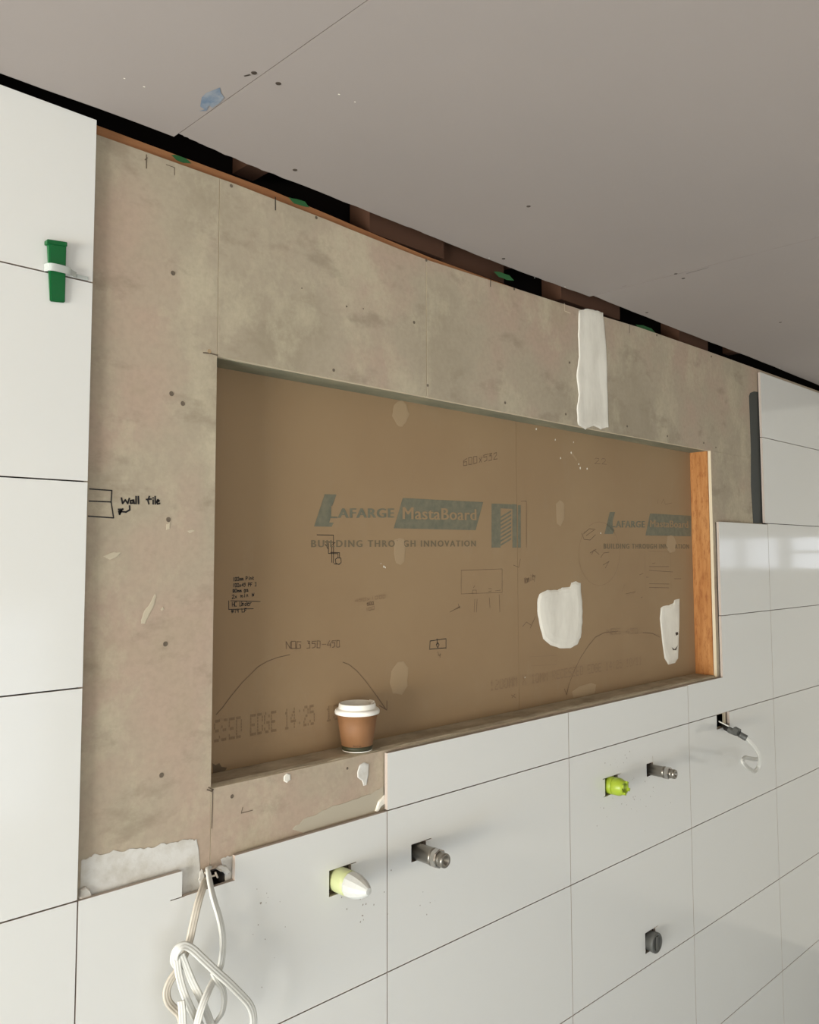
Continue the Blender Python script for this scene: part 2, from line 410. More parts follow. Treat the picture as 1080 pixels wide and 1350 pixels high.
bm.faces.new(prev)
new('niche_sill', bm, sill_m, wall_back)
seam = P(682, 700, NB).x
nb1 = new('niche_board', boxes((.15, seam-.0006, NB, NB+.01, z(.02), z(.92))), paper_m, wall_back)
nb2 = new('niche_board', boxes((seam+.0006, 2.12, NB, NB+.01, z(.02), z(.92))), paper_m, wall_back)

# screws and dimples on the sheets
SK = .78
for u, v in ((228, 360), (226, 519), (241, 532), (222, 685), (218, 849), (213, 1022)):
    new('screw', disc(P(u, v, B), .0052*SK, .0006, 'y'), hole_m, sL)
new('screw', disc(P(276, 463, B), .0036, .0006, 'y'), pale_m, sL)
for u, v, o, r in ((305, 245, sA, .0048), (417, 287, sA, .0048), (398, 380, sA, .002), (457, 404, sA, .003), (479, 407, sA, .002), (546, 425, sA, .005), (440, 488, sA, .0048), (562, 343, sA, .005), (564, 508, sB_, .0045),
                   (666, 531, sB_, .005), (678, 381, sB_, .005), (751, 478, sB_, .005), (746, 546, sB_, .005), (827, 562, sC, .005), (880, 575, sC, .005), (928, 584, sC, .005), (866, 442, sC, .005), (938, 470, sC, .005),
                   (306, 1050, sS, .005), (458, 1013, sS, .0038), (944, 590, sC, .004)):
    new('screw', disc(P(u, v, B), r*.85*SK, .0006, 'y'), hole_m, o)

# ------------------------------------------------------------------ tiles
g = .0011
T = lambda x0, x1, z0, z1: (x0+g, x1-g, z(z0)+g, z(z1)-g)
holes = [(P(434, 1150).x, P(463, 1138).x, z(-.122), z(-.076)), (1.355, 1.415, z(-.122), z(-.077)), (.665, .706, z(-.113), z(-.079)), (1.559, 1.593, z(-.11), z(-.076)), (1.533, 1.586, z(-.566), z(-.513)),
         (.1645, .2605, z(-.0405), z(.02)), (1.977, 2.064, z(-.044), z(-.0002))]
# short saw overcuts at the corners of the cut-outs
holes += [(1.345, 1.43, z(-.0785), z(-.0768)), (1.348, 1.37, z(-.1228), z(-.1214)), (.70, .722, z(-.0805), z(-.0788)), (.145, .17, z(-.0412), z(-.0398)), (.505, .522, z(-.0775), z(-.0758)), (1.592, 1.5935, z(-.09), z(-.06)), (1.58, 1.60, z(-.514), z(-.5125))]
rows = [-.3*k for k in range(0, 5)]
def rows_between(lo, hi):
    out = []; k = math.floor(lo/.3+1e-6)
    while k*.3 < hi-1e-6:
        out.append((max(lo, k*.3), min(hi, (k+1)*.3))); k += 1
    return out
FL = -ZO+.004
left = [T(x0, x0+.6, a, b) for x0 in (-3.6, -3.0, -2.4, -1.8, -1.2, -.6) for a, b in rows_between(FL, 1.154)]
low = [T(x0, x0+.6, a, b) for x0 in [.6*k for k in range(0, 6)] for a, b in rows_between(FL, 0) if x0 < 3.3]
low = [(a, min(b, 3.398), c, d) for a, b, c, d in low]
right = [T(x0, x0+.6, 0, .1095) for x0 in (.6, 1.2)] + [T(1.8, 2.028, 0, .1095), T(2.0272, 2.4, .1095, .3), T(2.0272, 2.4, .3, .597)]
right[2] = (1.8+g, 2.4-g, z(0)+g, z(.1095)); right[3] = (2.0272, 2.4-g, z(.1095), z(.3)-g)
right += [T(2.378, 2.4, .6, .9), T(2.378, 2.4, .9, 1.131)]
right += [T(x0, min(x0+.6, 3.398), a, b) for x0 in (2.4, 3.0) for a, b in rows_between(0, 1.131)]
right = [r for r in right]
# the two pieces right of the strip are full tiles that start at the strip
right = [r for r in right if not (abs(r[0]-(2.378+g)) < 1e-6)]
right = [(2.378, r[1], r[2], r[3]) if abs(r[0]-(2.4+g)) < 1e-6 and r[2] > z(.59) else r for r in right]
tl = new('tile_cladding', mask_mesh(left, [], 0, .008), [tile_m, body_m], wall_back)
tlo = new('tile_cladding', mask_mesh(low, holes, 0, .008), [tile_m, body_m], wall_back)
tr = new('tile_cladding', mask_mesh(right, [], 0, .008), [tile_m, body_m], wall_back)
hp = [(h[0]-.003, h[1]+.003, h[2]-.003, h[3]+.003) for h in holes[:7]]
new('tile_adhesive', mask_mesh([(-3.995, -.0035, FL+ZO, z(1.15)), (-.01, 3.396, FL+ZO, z(-.0035)), (.604, 2.4, z(-.01), z(.106)), (2.031, 3.396, z(-.01), z(.594)), (2.383, 3.396, z(.59), z(1.127))], hp, .0083, B-.0002), [adh_m, adh_m], wall_back)

# plaster, primer and marks on the sheets
def jag(pts, n, amp):
    out = []
    for (a, b), (c, d) in zip(pts, pts[1:]):
        for k in range(n): out.append((a+(c-a)*k/n+random.uniform(-amp, amp)*.4, b+(d-b)*k/n+random.uniform(-amp, amp)))
    out.append(pts[-1]); return out
top = jag([(106, 1134), (125, 1127), (160, 1121), (195, 1117), (225, 1111), (248, 1106), (259, 1106)], 7, 2.2)
new('primer_patch', blob(top + [(262, 1120), (264, 1145), (263, 1185), (104, 1215)], B, .0006, 0, .02, 1), prime_m, sL, label='rough white primer below the bare cement')
new('primer_patch', blob(jag([(291, 1133), (300, 1128), (309, 1127)], 4, 1.5) + [(312, 1130), (313, 1165), (298, 1168), (296, 1150)], B, .0006, 0, .04, 1), prime_m, sS)
new('adhesive_lump', blob([(104, 1171), (112, 1167), (118, 1171), (120, 1180), (112, 1186), (103, 1188)], B, .006, .0006, .3, 3), prime_m, sL)
new('plaster_patch', blob([(763, 410), (772, 407), (785, 409), (795, 412), (797, 430), (800, 470), (801, 520), (802, 563), (792, 566), (782, 561), (772, 566), (762, 560), (760, 540), (763, 520), (760, 495), (763, 470), (762, 440)], B, .0022, .0012, .1, 4), plas_m, sC, label='tall white plaster strip over the sheet joint')
new('plaster_patch', blob([(474, 1008), (480, 1005), (486, 1007), (486, 1020), (483, 1035), (479, 1036), (477, 1029), (471, 1025), (471, 1017)], B, .0014, .0004, .2, 3), prime_m, sS)
new('plaster_patch', blob([(506, 1048), (508, 1058), (501, 1063), (497, 1070), (494, 1069), (498, 1056)], B, .004, .0006, .3, 3), plas_m, sS)
new('plaster_patch', blob([(374, 1023), (378, 1019), (383, 1021), (383, 1028), (378, 1032), (374, 1030)], B, .0012, .0006, .3, 3), plas_m, sS)
new('thin_smear', blob(jag([(385, 1092), (405, 1078), (430, 1066), (465, 1056), (490, 1046), (506, 1036)], 4, 1.5) + [(508, 1063), (480, 1074), (440, 1085), (400, 1098)], B, .0004, 0, .04, 1), mat('grey_smear', rgb(186, 176, 156), .85), sS)
for pl in ([(136, 733), (150, 728), (160, 728), (156, 733), (145, 738)], [(186, 818), (190, 805), (198, 795), (204, 783), (206, 786), (202, 801), (197, 810), (191, 822), (186, 822)], [(212, 803), (215, 800), (216, 803), (213, 806)], [(247, 700), (254, 698), (257, 700), (250, 703)], [(219, 691), (224, 689), (224, 697), (219, 699)]):
    new('scuff', blob(pl, B, .0003, .0006, .3, 3), mat('pale_scuff', rgb(196, 184, 160), .9) if 'pale_scuff' not in bpy.data.materials else bpy.data.materials['pale_scuff'], sL)
new('membrane_strip', blob([(987.5, 522), (989, 518), (994, 516), (999, 516.5), (1006, 519), (1011, 690), (993, 690), (990, 640), (990, 590)], B, .0006, .0003, .05, 3), memb_m, sR, label='dark grey membrane strip beside the upper right tiles')
c4 = lambda l: [(x/3.375, 300+y/3.375) for x, y in l]
pen('handwriting', [c4(l) for l in (
    [(540, 1203), (545, 1228), (557, 1212), (568, 1228), (575, 1205)], [(592, 1213), (581, 1215), (580, 1227), (591, 1226), (593, 1212), (598, 1229)], [(605, 1196), (605, 1229)], [(615, 1196), (616, 1229)],
    [(664, 1196), (658, 1215), (662, 1230)], [(650, 1210), (673, 1208)], [(681, 1212), (681, 1230)], [(680, 1202), (682, 1204)], [(690, 1196), (691, 1230)], [(698, 1222), (708, 1216), (702, 1211), (697, 1222), (701, 1230), (711, 1227)])], B, .0027, ink_m, sL)
pen('marker_arrow', [c4(l) for l in ([(576, 1238), (577, 1256), (560, 1266), (530, 1263)], [(547, 1252), (528, 1263), (532, 1277), (540, 1258), (534, 1270)], [(526, 1254), (545, 1254)])], B, .0027, ink_m, sL)
pen('marker_sketch', [c4(l) for l in ([(398, 1163), (497, 1170), (494, 1220), (505, 1292), (392, 1284)], [(396, 1217), (493, 1221)])], B, .002, ink_m, sL)
pen('pencil_mark', [[(193, 204), (193, 222)], [(191, 211), (194, 208)]], B, .0016, pencc_m, sL)
pen('pencil_mark', [[(268, 465), (278, 466), (287, 468.5)]], B, .0022, pencc_m, sL)
pen('pencil_mark', [[(219, 217), (230, 221), (230, 231)]], B, .0012, pencc_m, sL)
pen('pencil_mark', [[(363, 260), (363, 277)]], B, .002, ink_m, sA)
pen('seam_shade_line', [[(280.5, 1042), (280, 1062), (279, 1092)]], B, .0016, pencc_m, sL)  # dark line painted along the sheet seam for the shade in its gap
pen('pencil_mark', [[(320, 1064), (318, 1072), (326, 1070), (333, 1068)]], B, .0012, pencc_m, sS)
pen('pencil_mark', [[(275, 1038), (281, 1041)], [(273, 1041), (279, 1043), (281, 1041)]], B, .0022, pencc_m, sL)
for (l, o) in (([(647, 363), (646.5, 378)], sB_), ([(830, 427), (830, 439)], sC), ([(744, 400), (744.5, 410), (752, 413)], sB_)):
    pen('pencil_mark', [l], B, .002, ink_m if l[0][0] != 744 else edge_m, o)
for u, v in ((238, 209), (394, 266), (664, 363), (851, 433)):
    new('green_mark', blob([(u-13, v-5), (u-3, v-4), (u+8, v), (u+14, v+7), (u+4, v+6), (u-6, v+2)], .0236, .0002, .0008, .3, 2), green_m, wall_back)

# ------------------------------------------------------------------ printing and writing on the niche board
def text_on(name, s, bl, br, tl, y, m, parent, bold=0., track=1., shear=0., lift=.0005):
    cu = bpy.data.curves.new('t', 'FONT'); cu.body = s; cu.offset = 0; cu.shear = shear; cu.resolution_u = 3; cu.space_character = track
    o = bpy.data.objects.new('t', cu); COL.objects.link(o)
    me = bpy.data.meshes.new_from_object(o.evaluated_get(bpy.context.evaluated_depsgraph_get()))
    bpy.data.objects.remove(o)
    xs = [v.co.x for v in me.vertices]; ys = [v.co.y for v in me.vertices]
    x0, x1, y0, y1 = min(xs), max(xs), min(ys), max(ys)
    a, b, c = P(*bl, y), P(*br, y), P(*tl, y)
    for v in me.vertices:
        q = a + (b-a)*((v.co.x-x0)/(x1-x0)) + (c-a)*((v.co.y-y0)/(y1-y0)); q.y = y-lift; v.co = q
    me.materials.clear(); me.materials.append(m)
    if bold:
        bm = bmesh.new()
        for k in (-1, 0, 1):
            n0 = len(bm.verts); bm.from_mesh(me); bm.verts.ensure_lookup_table()
            for v in list(bm.verts)[n0:]: v.co += (b-a).normalized()*(k*bold*.05) + Vector((0, -.00006*(k+1), 0))
        bm.to_mesh(me); bm.free()
    o = bpy.data.objects.new(name, me); COL.objects.link(o); o.parent = parent
    return o
def shape_on(name, px, y, m, parent, lift=.0004):
    bm = bmesh.new(); poly(bm, [P(u, v, y)+Vector((0, -lift, 0)) for u, v in px]); return new(name, bm, m, parent)
def logo(parent, sw, mark, word, box_, inner, slog):
    shape_on('printed_logo', mark, NB, print_m, parent)
    text_on('printed_logo', 'L', *word[0], NB, print_m, parent, .03)
    text_on('printed_logo', 'AFARGE', *word[1], NB, print_m, parent, .034, 1.12)
    shape_on('printed_banner', box_, NB, print_m, parent)
    text_on('banner_lettering', 'MastaBoard', *inner, NB, paper_m, parent, .022, 1.05, lift=.0009)
    text_on('printed_slogan', 'BUILDING THROUGH INNOVATION', *slog, NB, slog_m, parent, .017, 1.3)
logo(nb1, 1, [(414, 694), (428, 651.5), (443.5, 652), (438, 667), (433.5, 667), (433, 680), (436, 682), (434, 689), (440, 689), (437, 694.5)],
     (((433, 683), (444, 683.3), (433, 666.8)), ((446, 683), (519, 682.5), (446, 670))),
     [(519, 696.5), (531, 656.5), (637, 662), (627, 699)], ((531, 684.5), (627.5, 686), (531, 668.5)), ((410.5, 721.5), (627, 720.5), (410.5, 712)))
logo(nb2, 1, [(797, 704), (804, 675), (811, 675), (808, 686), (807, 694), (810, 699), (808, 704)],
     (((806, 695), (811, 695.3), (806, 683)), ((812, 695.5), (850, 695.5), (812, 686.5))),
     [(851, 706), (857, 677), (911, 680), (911, 707)], ((857, 695), (907, 696), (857, 685.5)), ((796, 723.5), (908, 723.5), (796, 716.5)))
# hatched symbol: two solid columns, a cap and slanted bars
hat = [[(648, 664), (656, 664), (656, 722), (648, 722)], [(656, 664), (676, 665), (676, 671), (656, 670)], [(675.5, 664.5), (681.3, 665), (681.3, 722), (675.5, 722)]]
for q in hat: shape_on('printed_symbol', q, NB, print_m, nb1)
bm = bmesh.new()
for k in range(10):
    y0 = 675+k*5.2
    q = [(660, y0+6), (674, y0-2.5), (674, y0-.1), (660, y0+8.4)]
    q = [(u, min(v, 722)) for u, v in q]
    if q[0][1] < 722: poly(bm, [P(u, v, NB)+Vector((0, -.0004, 0)) for u, v in q])
for q in ([(656, 670), (660, 670), (660, 722), (656, 722)],): poly(bm, [P(u, v, NB)+Vector((0, -.0004, 0)) for u, v in q])
new('printed_symbol', bm, print_m, nb1)
shape_on('printed_symbol', [(682.7, 666), (686.5, 666), (686.5, 722), (682.7, 722)], NB, print_m, nb2)
# filler rubbed over the print
for px, o in (([(520, 712), (526, 709), (533, 711), (535, 722), (533, 740), (528, 745), (522, 742), (519, 730)], nb1), ([(519, 535), (524, 530), (530, 528), (536, 533), (540, 546), (536, 556), (530, 563), (523, 560), (517, 548)], nb1),
              ([(516, 885), (524, 873), (532, 872), (538, 880), (537, 905), (530, 916), (518, 914), (514, 900)], nb1), ([(733, 664), (738, 659), (744, 664), (744, 684), (739, 694), (734, 690)], nb2),
              ([(880, 707), (884, 705), (888, 707), (892, 716), (890, 727), (883, 729), (878, 722)], nb2), ([(754, 912), (764, 905), (780, 900), (786, 903), (784, 914), (770, 918), (756, 920)], nb2)):
    new('filler_spot', blob(px, NB, .0004, .0008, .3, 3), pale_m, o)
new('plaster_patch', blob([(709, 790), (712, 782), (722, 778), (735, 778), (741, 775), (752, 774), (753, 768), (759, 766), (766, 769), (766, 780), (768, 800), (768, 820), (766, 840), (761, 850), (752, 855), (738, 855), (726, 850), (716, 842), (711, 822), (708, 805)], NB, .003, .0012, .25, 3), plas_m, nb2, label='large round white plaster patch on the niche board')
new('plaster_patch', blob([(871, 802), (874, 799), (882, 798), (888, 795), (889, 791), (896, 789.5), (896, 815), (895, 845), (894, 868), (890, 874), (881, 876), (876, 868), (873, 845), (870, 815)], NB, .003, .0006, .25, 3), plas_m, nb2, label='narrow white plaster patch on the niche board')
bm = bmesh.new()
for px in ([(889, 834), (892, 833), (893, 836), (890, 838)], [(884, 853), (888, 856), (892, 851), (890, 857), (886, 857)]): poly(bm, [P(u, v, NB)+Vector((0, -.0042, 0)) for u, v in px])
new('dark_chip', bm, steel_m, nb2)
bm = bmesh.new()
for u, v, r in ((707, 566, .004), (732, 580, .003), (765, 617, .004), (774, 618, .004), (739, 604, .003), (756, 583, .002), (763, 612, .003), (753, 597, .0035), (506, 747, .0028), (502, 743, .0012), (692, 893, .002), (792, 703, .003), (508, 748, .002)):
    c = P(u, v, NB)+Vector((0, -.0006, 0)); poly(bm, [c+Vector((r*math.cos(a)*random.uniform(.6, 1), 0, r*math.sin(a)*random.uniform(.6, 1.1))) for a in (0, 1, 2, 3, 4, 5)])
new('plaster_speck', bm, plas_m, nb2)
bm = bmesh.new(); poly(bm, [P(u, v, NB)+Vector((0, -.0005, 0)) for u, v in ((752, 597), (754, 596), (761, 606), (760, 608))]); new('plaster_drip', bm, pale_m, nb2)

# dot-matrix stamp along the foot of the board
D = {'S': '01111 10000 10000 01110 00001 00001 11110', 'E': '11111 10000 10000 11110 10000 10000 11111', 'D': '11110 10001 10001 10001 10001 10001 11110', 'G': '01110 10001 10000 10111 10001 10001 01110',
     '1': '00100 01100 00100 00100 00100 00100 01110', '4': '00010 00110 01010 10010 11111 00010 00010', ':': '00000 00100 00000 00000 00000 00100 00000', '2': '01110 10001 00001 00110 01000 10000 11111',
     '5': '11111 10000 11110 00001 00001 10001 01110', '0': '01110 10001 10001 10001 10001 10001 01110', 'M': '10001 11011 10101 10101 10001 10001 10001', 'X': '10001 10001 01010 00100 01010 10001 10001',
     'R': '11110 10001 10001 11110 10100 10010 10001', 'C': '01110 10001 10000 10000 10000 10001 01110', '/': '00001 00001 00010 00100 01000 10000 10000', ' ': '00000 00000 00000 00000 00000 00000 00000'}
def dots(s, bl, br, tl, m, parent, k=.86):
    a, b, c = P(*bl, NB), P(*br, NB), P(*tl, NB); ux = (b-a)/(len(s)*6-1); uz = (c-a)/7; bm = bmesh.new()
    for i, ch in enumerate(s):
        for r, row in enumerate(D[ch].split()):
            for q, bit in enumerate(row):
                if bit == '1' and random.random() < .93:
                    o = a + ux*(i*6+q) + uz*(6-r); o = Vector((o.x, NB-.0005, o.z))
                    bm.faces.new([bm.verts.new(Vector((v.x, NB-.0005, v.z))) for v in (o, o+ux*k, o+ux*k+uz*k, o+uz*k)])
    new('stamped_code', bm, m, parent)
dots('SSED EDGE 14:25', (282, 979), (415, 955), (282, 949), penc_m if False else dot_m, nb1)
dots('15', (429, 952), (448, 948), (429, 931), dot_m, nb1)
dots('1200MM X', (646, 912), (691, 904), (646, 897), faint_m, nb2) if False else dots('1200MM X 10MM RECESSED EDGE 14:25 10/11', (646, 911), (846, 876), (646, 897), faint_m, nb2)

# stroke letters for the hand notes (unit cell 4 x 6, origin bottom left)
H = {'0': ['1030 3640 0616 10' and '10 00 06 36 30 10'], '1': ['16 20' and '26 20'], '2': ['05 16 36 34 00 40'], '3': ['06 36 14 34 30 00'], '4': ['36 02 42', '34 30'], '5': ['46 06 04 34 31 10 00'], '6': ['36 04 00 30 33 03'], '8': ['13 03 06 36 33 03 00 30 33'], '9': ['33 03 06 36 30'],
     'm': ['00 04', '03 14 20', '23 34 40'], 'x': ['00 34', '04 30'], 'n': ['00 04', '03 24 30'], 'i': ['20 24', '25 26'], 'k': ['00 06', '34 02 30'], 'a': ['34 04 00 30 34 40'], 'e': ['02 33 14 02 10 40'], 'd': ['36 30 00 03 33'], 'r': ['00 04', '03 34'], 't': ['26 20 40', '04 44'], 'y': ['04 12', '34 1a'], 'g': ['34 04 01 31', '34 2a 0a'], 'u': ['04 00 30 34'], 'v': ['04 20 44'],
     'P': ['00 06 36 33 03'], 'F': ['00 06 46', '03 33'], 'J': ['06 46', '36 30 00'], 'W': ['06 10 24 30 46'], 'H': ['00 06', '40 46', '03 43'], 'C': ['46 06 00 40'], 'U': ['06 00 40 46'], 'L': ['06 00 40'], '#': ['10 16', '30 36', '02 42', '04 44'], 'N': ['00 06 40 46'], 'O': ['00 06 46 40 00'], 'G': ['46 06 00 40 43 23'], 'D': ['00 06 36 43 30 00'], '-': ['03 43'], 'V': ['06 20 46'], 'B': ['00 06 36 03 30 00'], 's': ['44 04 33 30 00'], 'o': ['00 04 34 30 00'], 'l': ['20 26'], ' ': []}
def hand(s, bl, br, tl, m, parent, w, y=NB, name='handwriting'):
    a, b, c = P(*bl, y), P(*br, y), P(*tl, y); ux = (b-a)/(len(s)*5-1); uz = (c-a)/6; bm = bmesh.new()
    for i, ch in enumerate(s):
        for st in H.get(ch, []):
            pts = []
            for t in st.split():
                yy = -2 if t[1] == 'a' else int(t[1])
                q = a + ux*(i*5+int(t[0])+random.uniform(-.3, .3)) + uz*(yy+random.uniform(-.3, .3)); q.y = y; pts.append(q)
            ribbon(bm, pts, w)
    return new(name, bm, m, parent)
hand('100mm Pink', (307, 766), (335, 764), (307, 761.5), ink_m, nb1, .0012)
hand('100x45 PF J', (307, 774), (338, 772.5), (307, 769.5), ink_m, nb1, .0012)
hand('80mm gap', (307, 781), (330, 779.5), (307, 777), ink_m, nb1, .0013)
hand('2x min W', (306, 789), (335, 786), (306, 784.5), ink_m, nb1, .0012)
hand('HC Under', (306, 799.5), (332, 798), (306, 794), ink_m, nb1, .0013)
hand('#19 LF', (305, 808), (325, 806.5), (305, 803.5), ink_m, nb1, .0013)
pen('marker_sketch', [[(304, 792), (343, 793)], [(301.5, 792), (301.5, 803.5), (334, 802.5)]], NB, .0012, ink_m, nb1)
hand('NOG 350-450', (377, 855), (449, 853), (377, 846), penc_m, nb1, .0014)
hand('600x532', (611, 614), (656, 605), (611, 605), penc_m, nb1, .0014)
hand('Vanity', (691, 770), (706, 763), (691, 762), penc_m, nb2, .0015)
hand('22', (784, 611), (800, 612), (784, 604), penc_m, nb2, .0012)
hand('450x1000', (468, 794), (509, 788), (468, 790), faint_m, nb1, .0012); hand('600', (484, 798), (493, 797), (484, 794), penc_m, nb1, .0013); hand('100', (482, 806), (494, 803), (482, 802), faint_m, nb1, .0012)
pen('pencil_arc', [[(285, 942), (293, 933), (305, 917), (320, 899), (340, 879), (352, 872), (365, 867), (382, 863)], [(452, 873), (460, 876), (470, 884), (482, 898), (497, 918)]], NB, .0014, penc_m, nb1)
pen('pencil_arc', [[(497, 918), (508, 934)], [(510, 924), (510, 936), (500, 930)]], NB, .002, penc_m, nb1)
pen('pencil_arc', [[(747, 915), (750, 903), (757, 884), (766, 866), (776, 851), (785, 840), (797, 834), (815, 832)], [(848, 834), (860, 835), (870, 840)], [(744, 908), (747, 916), (749, 908)]], NB, .0016, penc_m, nb2)
hand('NOG 450', (800, 836), (842, 835), (800, 829), faint_m, nb2, .0016)
pen('pencil_circle', [[(790+27*math.cos(a/12*math.pi), 730+42*math.sin(a/12*math.pi)) for a in range(-8, 16)]], NB, .0012, faint_m, nb2)
pen('pencil_sketch', [[(769, 704), (777, 697), (785, 698)], [(785, 705), (778, 712), (770, 711), (767, 703)], [(773, 706), (783, 699)], [(778, 729), (786, 724)], [(780, 731), (783, 725), (790, 731)], [(792, 735), (796, 729), (803, 728)], [(795, 745), (803, 740), (798, 749)]], NB, .0016, penc_m, nb2)
pen('pencil_sketch', [[(850, 727), (851, 778)], [(856, 727), (884, 728), (885, 780)]], NB, .001, faint_m, nb2)
pen('pencil_sketch', [[(856, 747), (882, 747)], [(856, 752), (887, 754)], [(856, 769.5), (882, 770)], [(856, 774.5), (882, 775)], [(860, 743), (864, 742)], [(852, 761), (855, 761)], [(889, 763), (898, 763)], [(843, 758), (848, 756)], [(845, 788), (847, 787)], [(825, 783), (838, 780)]], NB, .0013, penc_m, nb2)
pen('pencil_sketch', [[(608, 752), (662, 750), (662, 781), (608, 783), (608, 752)], [(623, 783), (623, 778), (628, 778), (628, 783)], [(644, 776), (648, 776)], [(644, 780), (648, 779)], [(653, 779), (660, 778)], [(624, 775), (626, 772)]], NB, .001, penc_m, nb1)
pen('pencil_sketch', [[(626, 790), (625, 807)], [(629, 790), (628, 807)], [(645, 788), (646, 801)], [(658, 784), (659, 807)], [(593, 807), (606, 800), (602, 803)], [(604, 796), (606, 802)]], NB, .0014, penc_m, nb1)
pen('marker_sketch', [[(567, 845), (588, 842), (588, 855)], [(566, 856), (588, 854)], [(567, 845), (566.5, 855)], [(576, 842), (577, 850)], [(575, 850), (577, 847), (579, 850), (577, 854), (575, 850)]], NB, .0015, ink_m, nb1)
pen('pencil_sketch', [[(577, 859), (579, 865), (581, 862), (580, 867)]], NB, .0012, penc_m, nb1)
c400 = lambda l: [(400+x/4.5, 690+y/4.5) for x, y in l]
pen('marker_sketch', [c400(l) for l in ([(80, 68), (178, 70), (178, 235)], [(168, 130), (168, 232)], [(148, 118), (148, 178), (205, 180), (205, 205)], [(128, 110), (178, 112)], [(160, 172), (214, 174), (214, 205)], [(190, 212), (203, 204), (222, 206), (224, 232), (208, 244), (192, 236), (190, 212)], [(130, 125), (145, 150)], [(172, 125), (188, 112)], [(182, 240), (215, 243)])], NB, .0013, ink_m, nb1)
pen('pencil_line', [[(692, 661), (694, 661), (694, 722)], [(687, 661), (693, 660.5)]], NB, .0012, penc_m, nb2)
pen('pencil_mark', [[(689, 826), (694, 820), (700, 824)], [(699, 828), (706, 813)], [(677, 745), (684, 748), (686, 737)]], NB, .0014, penc_m, nb2)
pen('pencil_mark', [[(698, 866), (734, 864), (734, 876), (700, 878)]], NB, .001, faint_m, nb2)
pen('pencil_mark', [[(674, 916), (680, 920)], [(675, 920), (679, 915)]], NB, .001, penc_m, nb1)
pen('pencil_mark', [[(867, 664), (868, 658)], [(872, 664), (875, 658), (877, 665), (886, 663)]], NB, .001, penc_m, nb2)
pen('pencil_mark', [[(820, 780), (824, 770)], [(826, 785), (836, 782), (838, 775)]], NB, .001, faint_m, nb2)
shape_on('dirt_smudge', [(280, 1006), (284, 1009), (289, 1006), (292, 1011), (299, 1012), (297, 1016), (290, 1019), (281, 1022)], NB, mat('dark_dirt', rgb(104, 88, 68), .9), nb1)

# ------------------------------------------------------------------ takeaway cup on the sill
CY = .0365
sz = z(OZ0)+.0049
bx = P(471, 960, CY).x
H_ = P(470, 926.5, CY).z - sz
cup = tag(empty('coffee_cup', (bx, CY, sz)), 'brown takeaway coffee cup with white lid on the niche sill', 'cup')
r0, r1, rim = .0286, .0398, H_-.0165
rr = lambda h: r0+(r1-r0)*h/rim
new('cup_body', lathe(bmesh.new(), [(rr(.0105), .0105), (rr(rim), rim)], axis='z', n=48), kraft_m, cup, True)
new('base_band', lathe(bmesh.new(), [(rr(.002)+.0001, .002), (rr(.0104)+.0001, .0104)], axis='z', n=48), band_m, cup, True, 'dark green band')
new('base_rim', lathe(bmesh.new(), [(r0-.001, 0), (r0+.0002, .0004), (rr(.002)+.0002, .0019)], axis='z', n=48), lid_m, cup, True)
L = H_
lid = new('lid', lathe(bmesh.new(), [(r1+.0002, rim-.004), (r1+.0032, rim-.003), (r1+.0038, rim+.0005), (r1+.003, rim+.004), (r1+.0008, rim+.006), (r1-.0028, rim+.0065), (r1-.0034, rim+.008), (r1-.0045, L-.0012), (r1-.0052, L), (r1-.0066, L), (r1-.0072, L-.001), (r1-.0082, L-.0085), (r1-.0095, L-.0095), (.0005, L-.0095)], axis='z', n=56), lid_m, cup, True, 'white plastic lid')
bm = bmesh.new()
ang = math.radians(-12)
for k in range(7):
    a = ang + (k-3)*.09
    c = [Vector((r*math.cos(a), r*math.sin(a), h)) for r, h in ((r1-.0058, L-.0005), (r1-.0055, L+.0018), (r1-.0125, L-.0005), (r1-.013, L-.0093))]
    if k == 0: ring = [bm.verts.new(q) for q in c]; bm.faces.new(ring)
    else:
        r2 = [bm.verts.new(q) for q in c]
        for i in range(4): bm.faces.new([ring[i], ring[(i+1) % 4], r2[(i+1) % 4], r2[i]])
        ring = r2
bm.faces.new(ring)
new('sip_tab', bm, lid_m, lid)
cu = bpy.data.curves.new('t', 'FONT'); cu.body = 'BioCup'; o = bpy.data.objects.new('t', cu); COL.objects.link(o)
me = bpy.data.meshes.new_from_object(o.evaluated_get(bpy.context.evaluated_depsgraph_get())); bpy.data.objects.remove(o)
wd = max(v.co.x for v in me.vertices)
a0 = math.atan2(CAM.y-CY, CAM.x-bx)
for v in me.vertices:
    a = a0 + (v.co.x/wd-.5)*.50; h = .0116 + v.co.y/.7*.0032; r = rr(h)+.0003
    v.co = (r*math.cos(a), r*math.sin(a), h)
me.materials.clear(); me.materials.append(cprint_m)
o = bpy.data.objects.new('cup_print', me); COL.objects.link(o); o.parent = cup

# ------------------------------------------------------------------ tile levelling clip and wedge on the left tiles
a, b = P(64.5, 317, -.010), P(88, 319.5, -.010); c, d = P(86, 399, -.004), P(66.5, 397, -.004)
root = tag(empty('levelling_wedge', (a+c)/2), 'green plastic tile levelling wedge on the upper left tiles', 'wedge')
bm = bmesh.new()
def slab(quadf, yb):
    fr = [bm.verts.new(q-root.location) for q in quadf]; bk = [bm.verts.new(Vector((q.x, yb, q.z))-root.location) for q in quadf]
    bm.faces.new(fr); bm.faces.new(bk[::-1])
    for i in range(4): bm.faces.new([fr[i], fr[(i+1) % 4], bk[(i+1) % 4], bk[i]])
slab([a, b, c, d], -.0003)
bmesh.ops.bevel(bm, geom=[e for e in bm.edges], offset=.0012, segments=2, affect='EDGES')
new('wedge_body', bm, wedge_m, root)
bm = bmesh.new(); e0, e1, e2, e3 = P(62.5, 315, -.012), P(89, 319, -.012), P(89, 325, -.012), P(62.5, 321, -.012)
slab([e0, e1, e2, e3], -.0003)
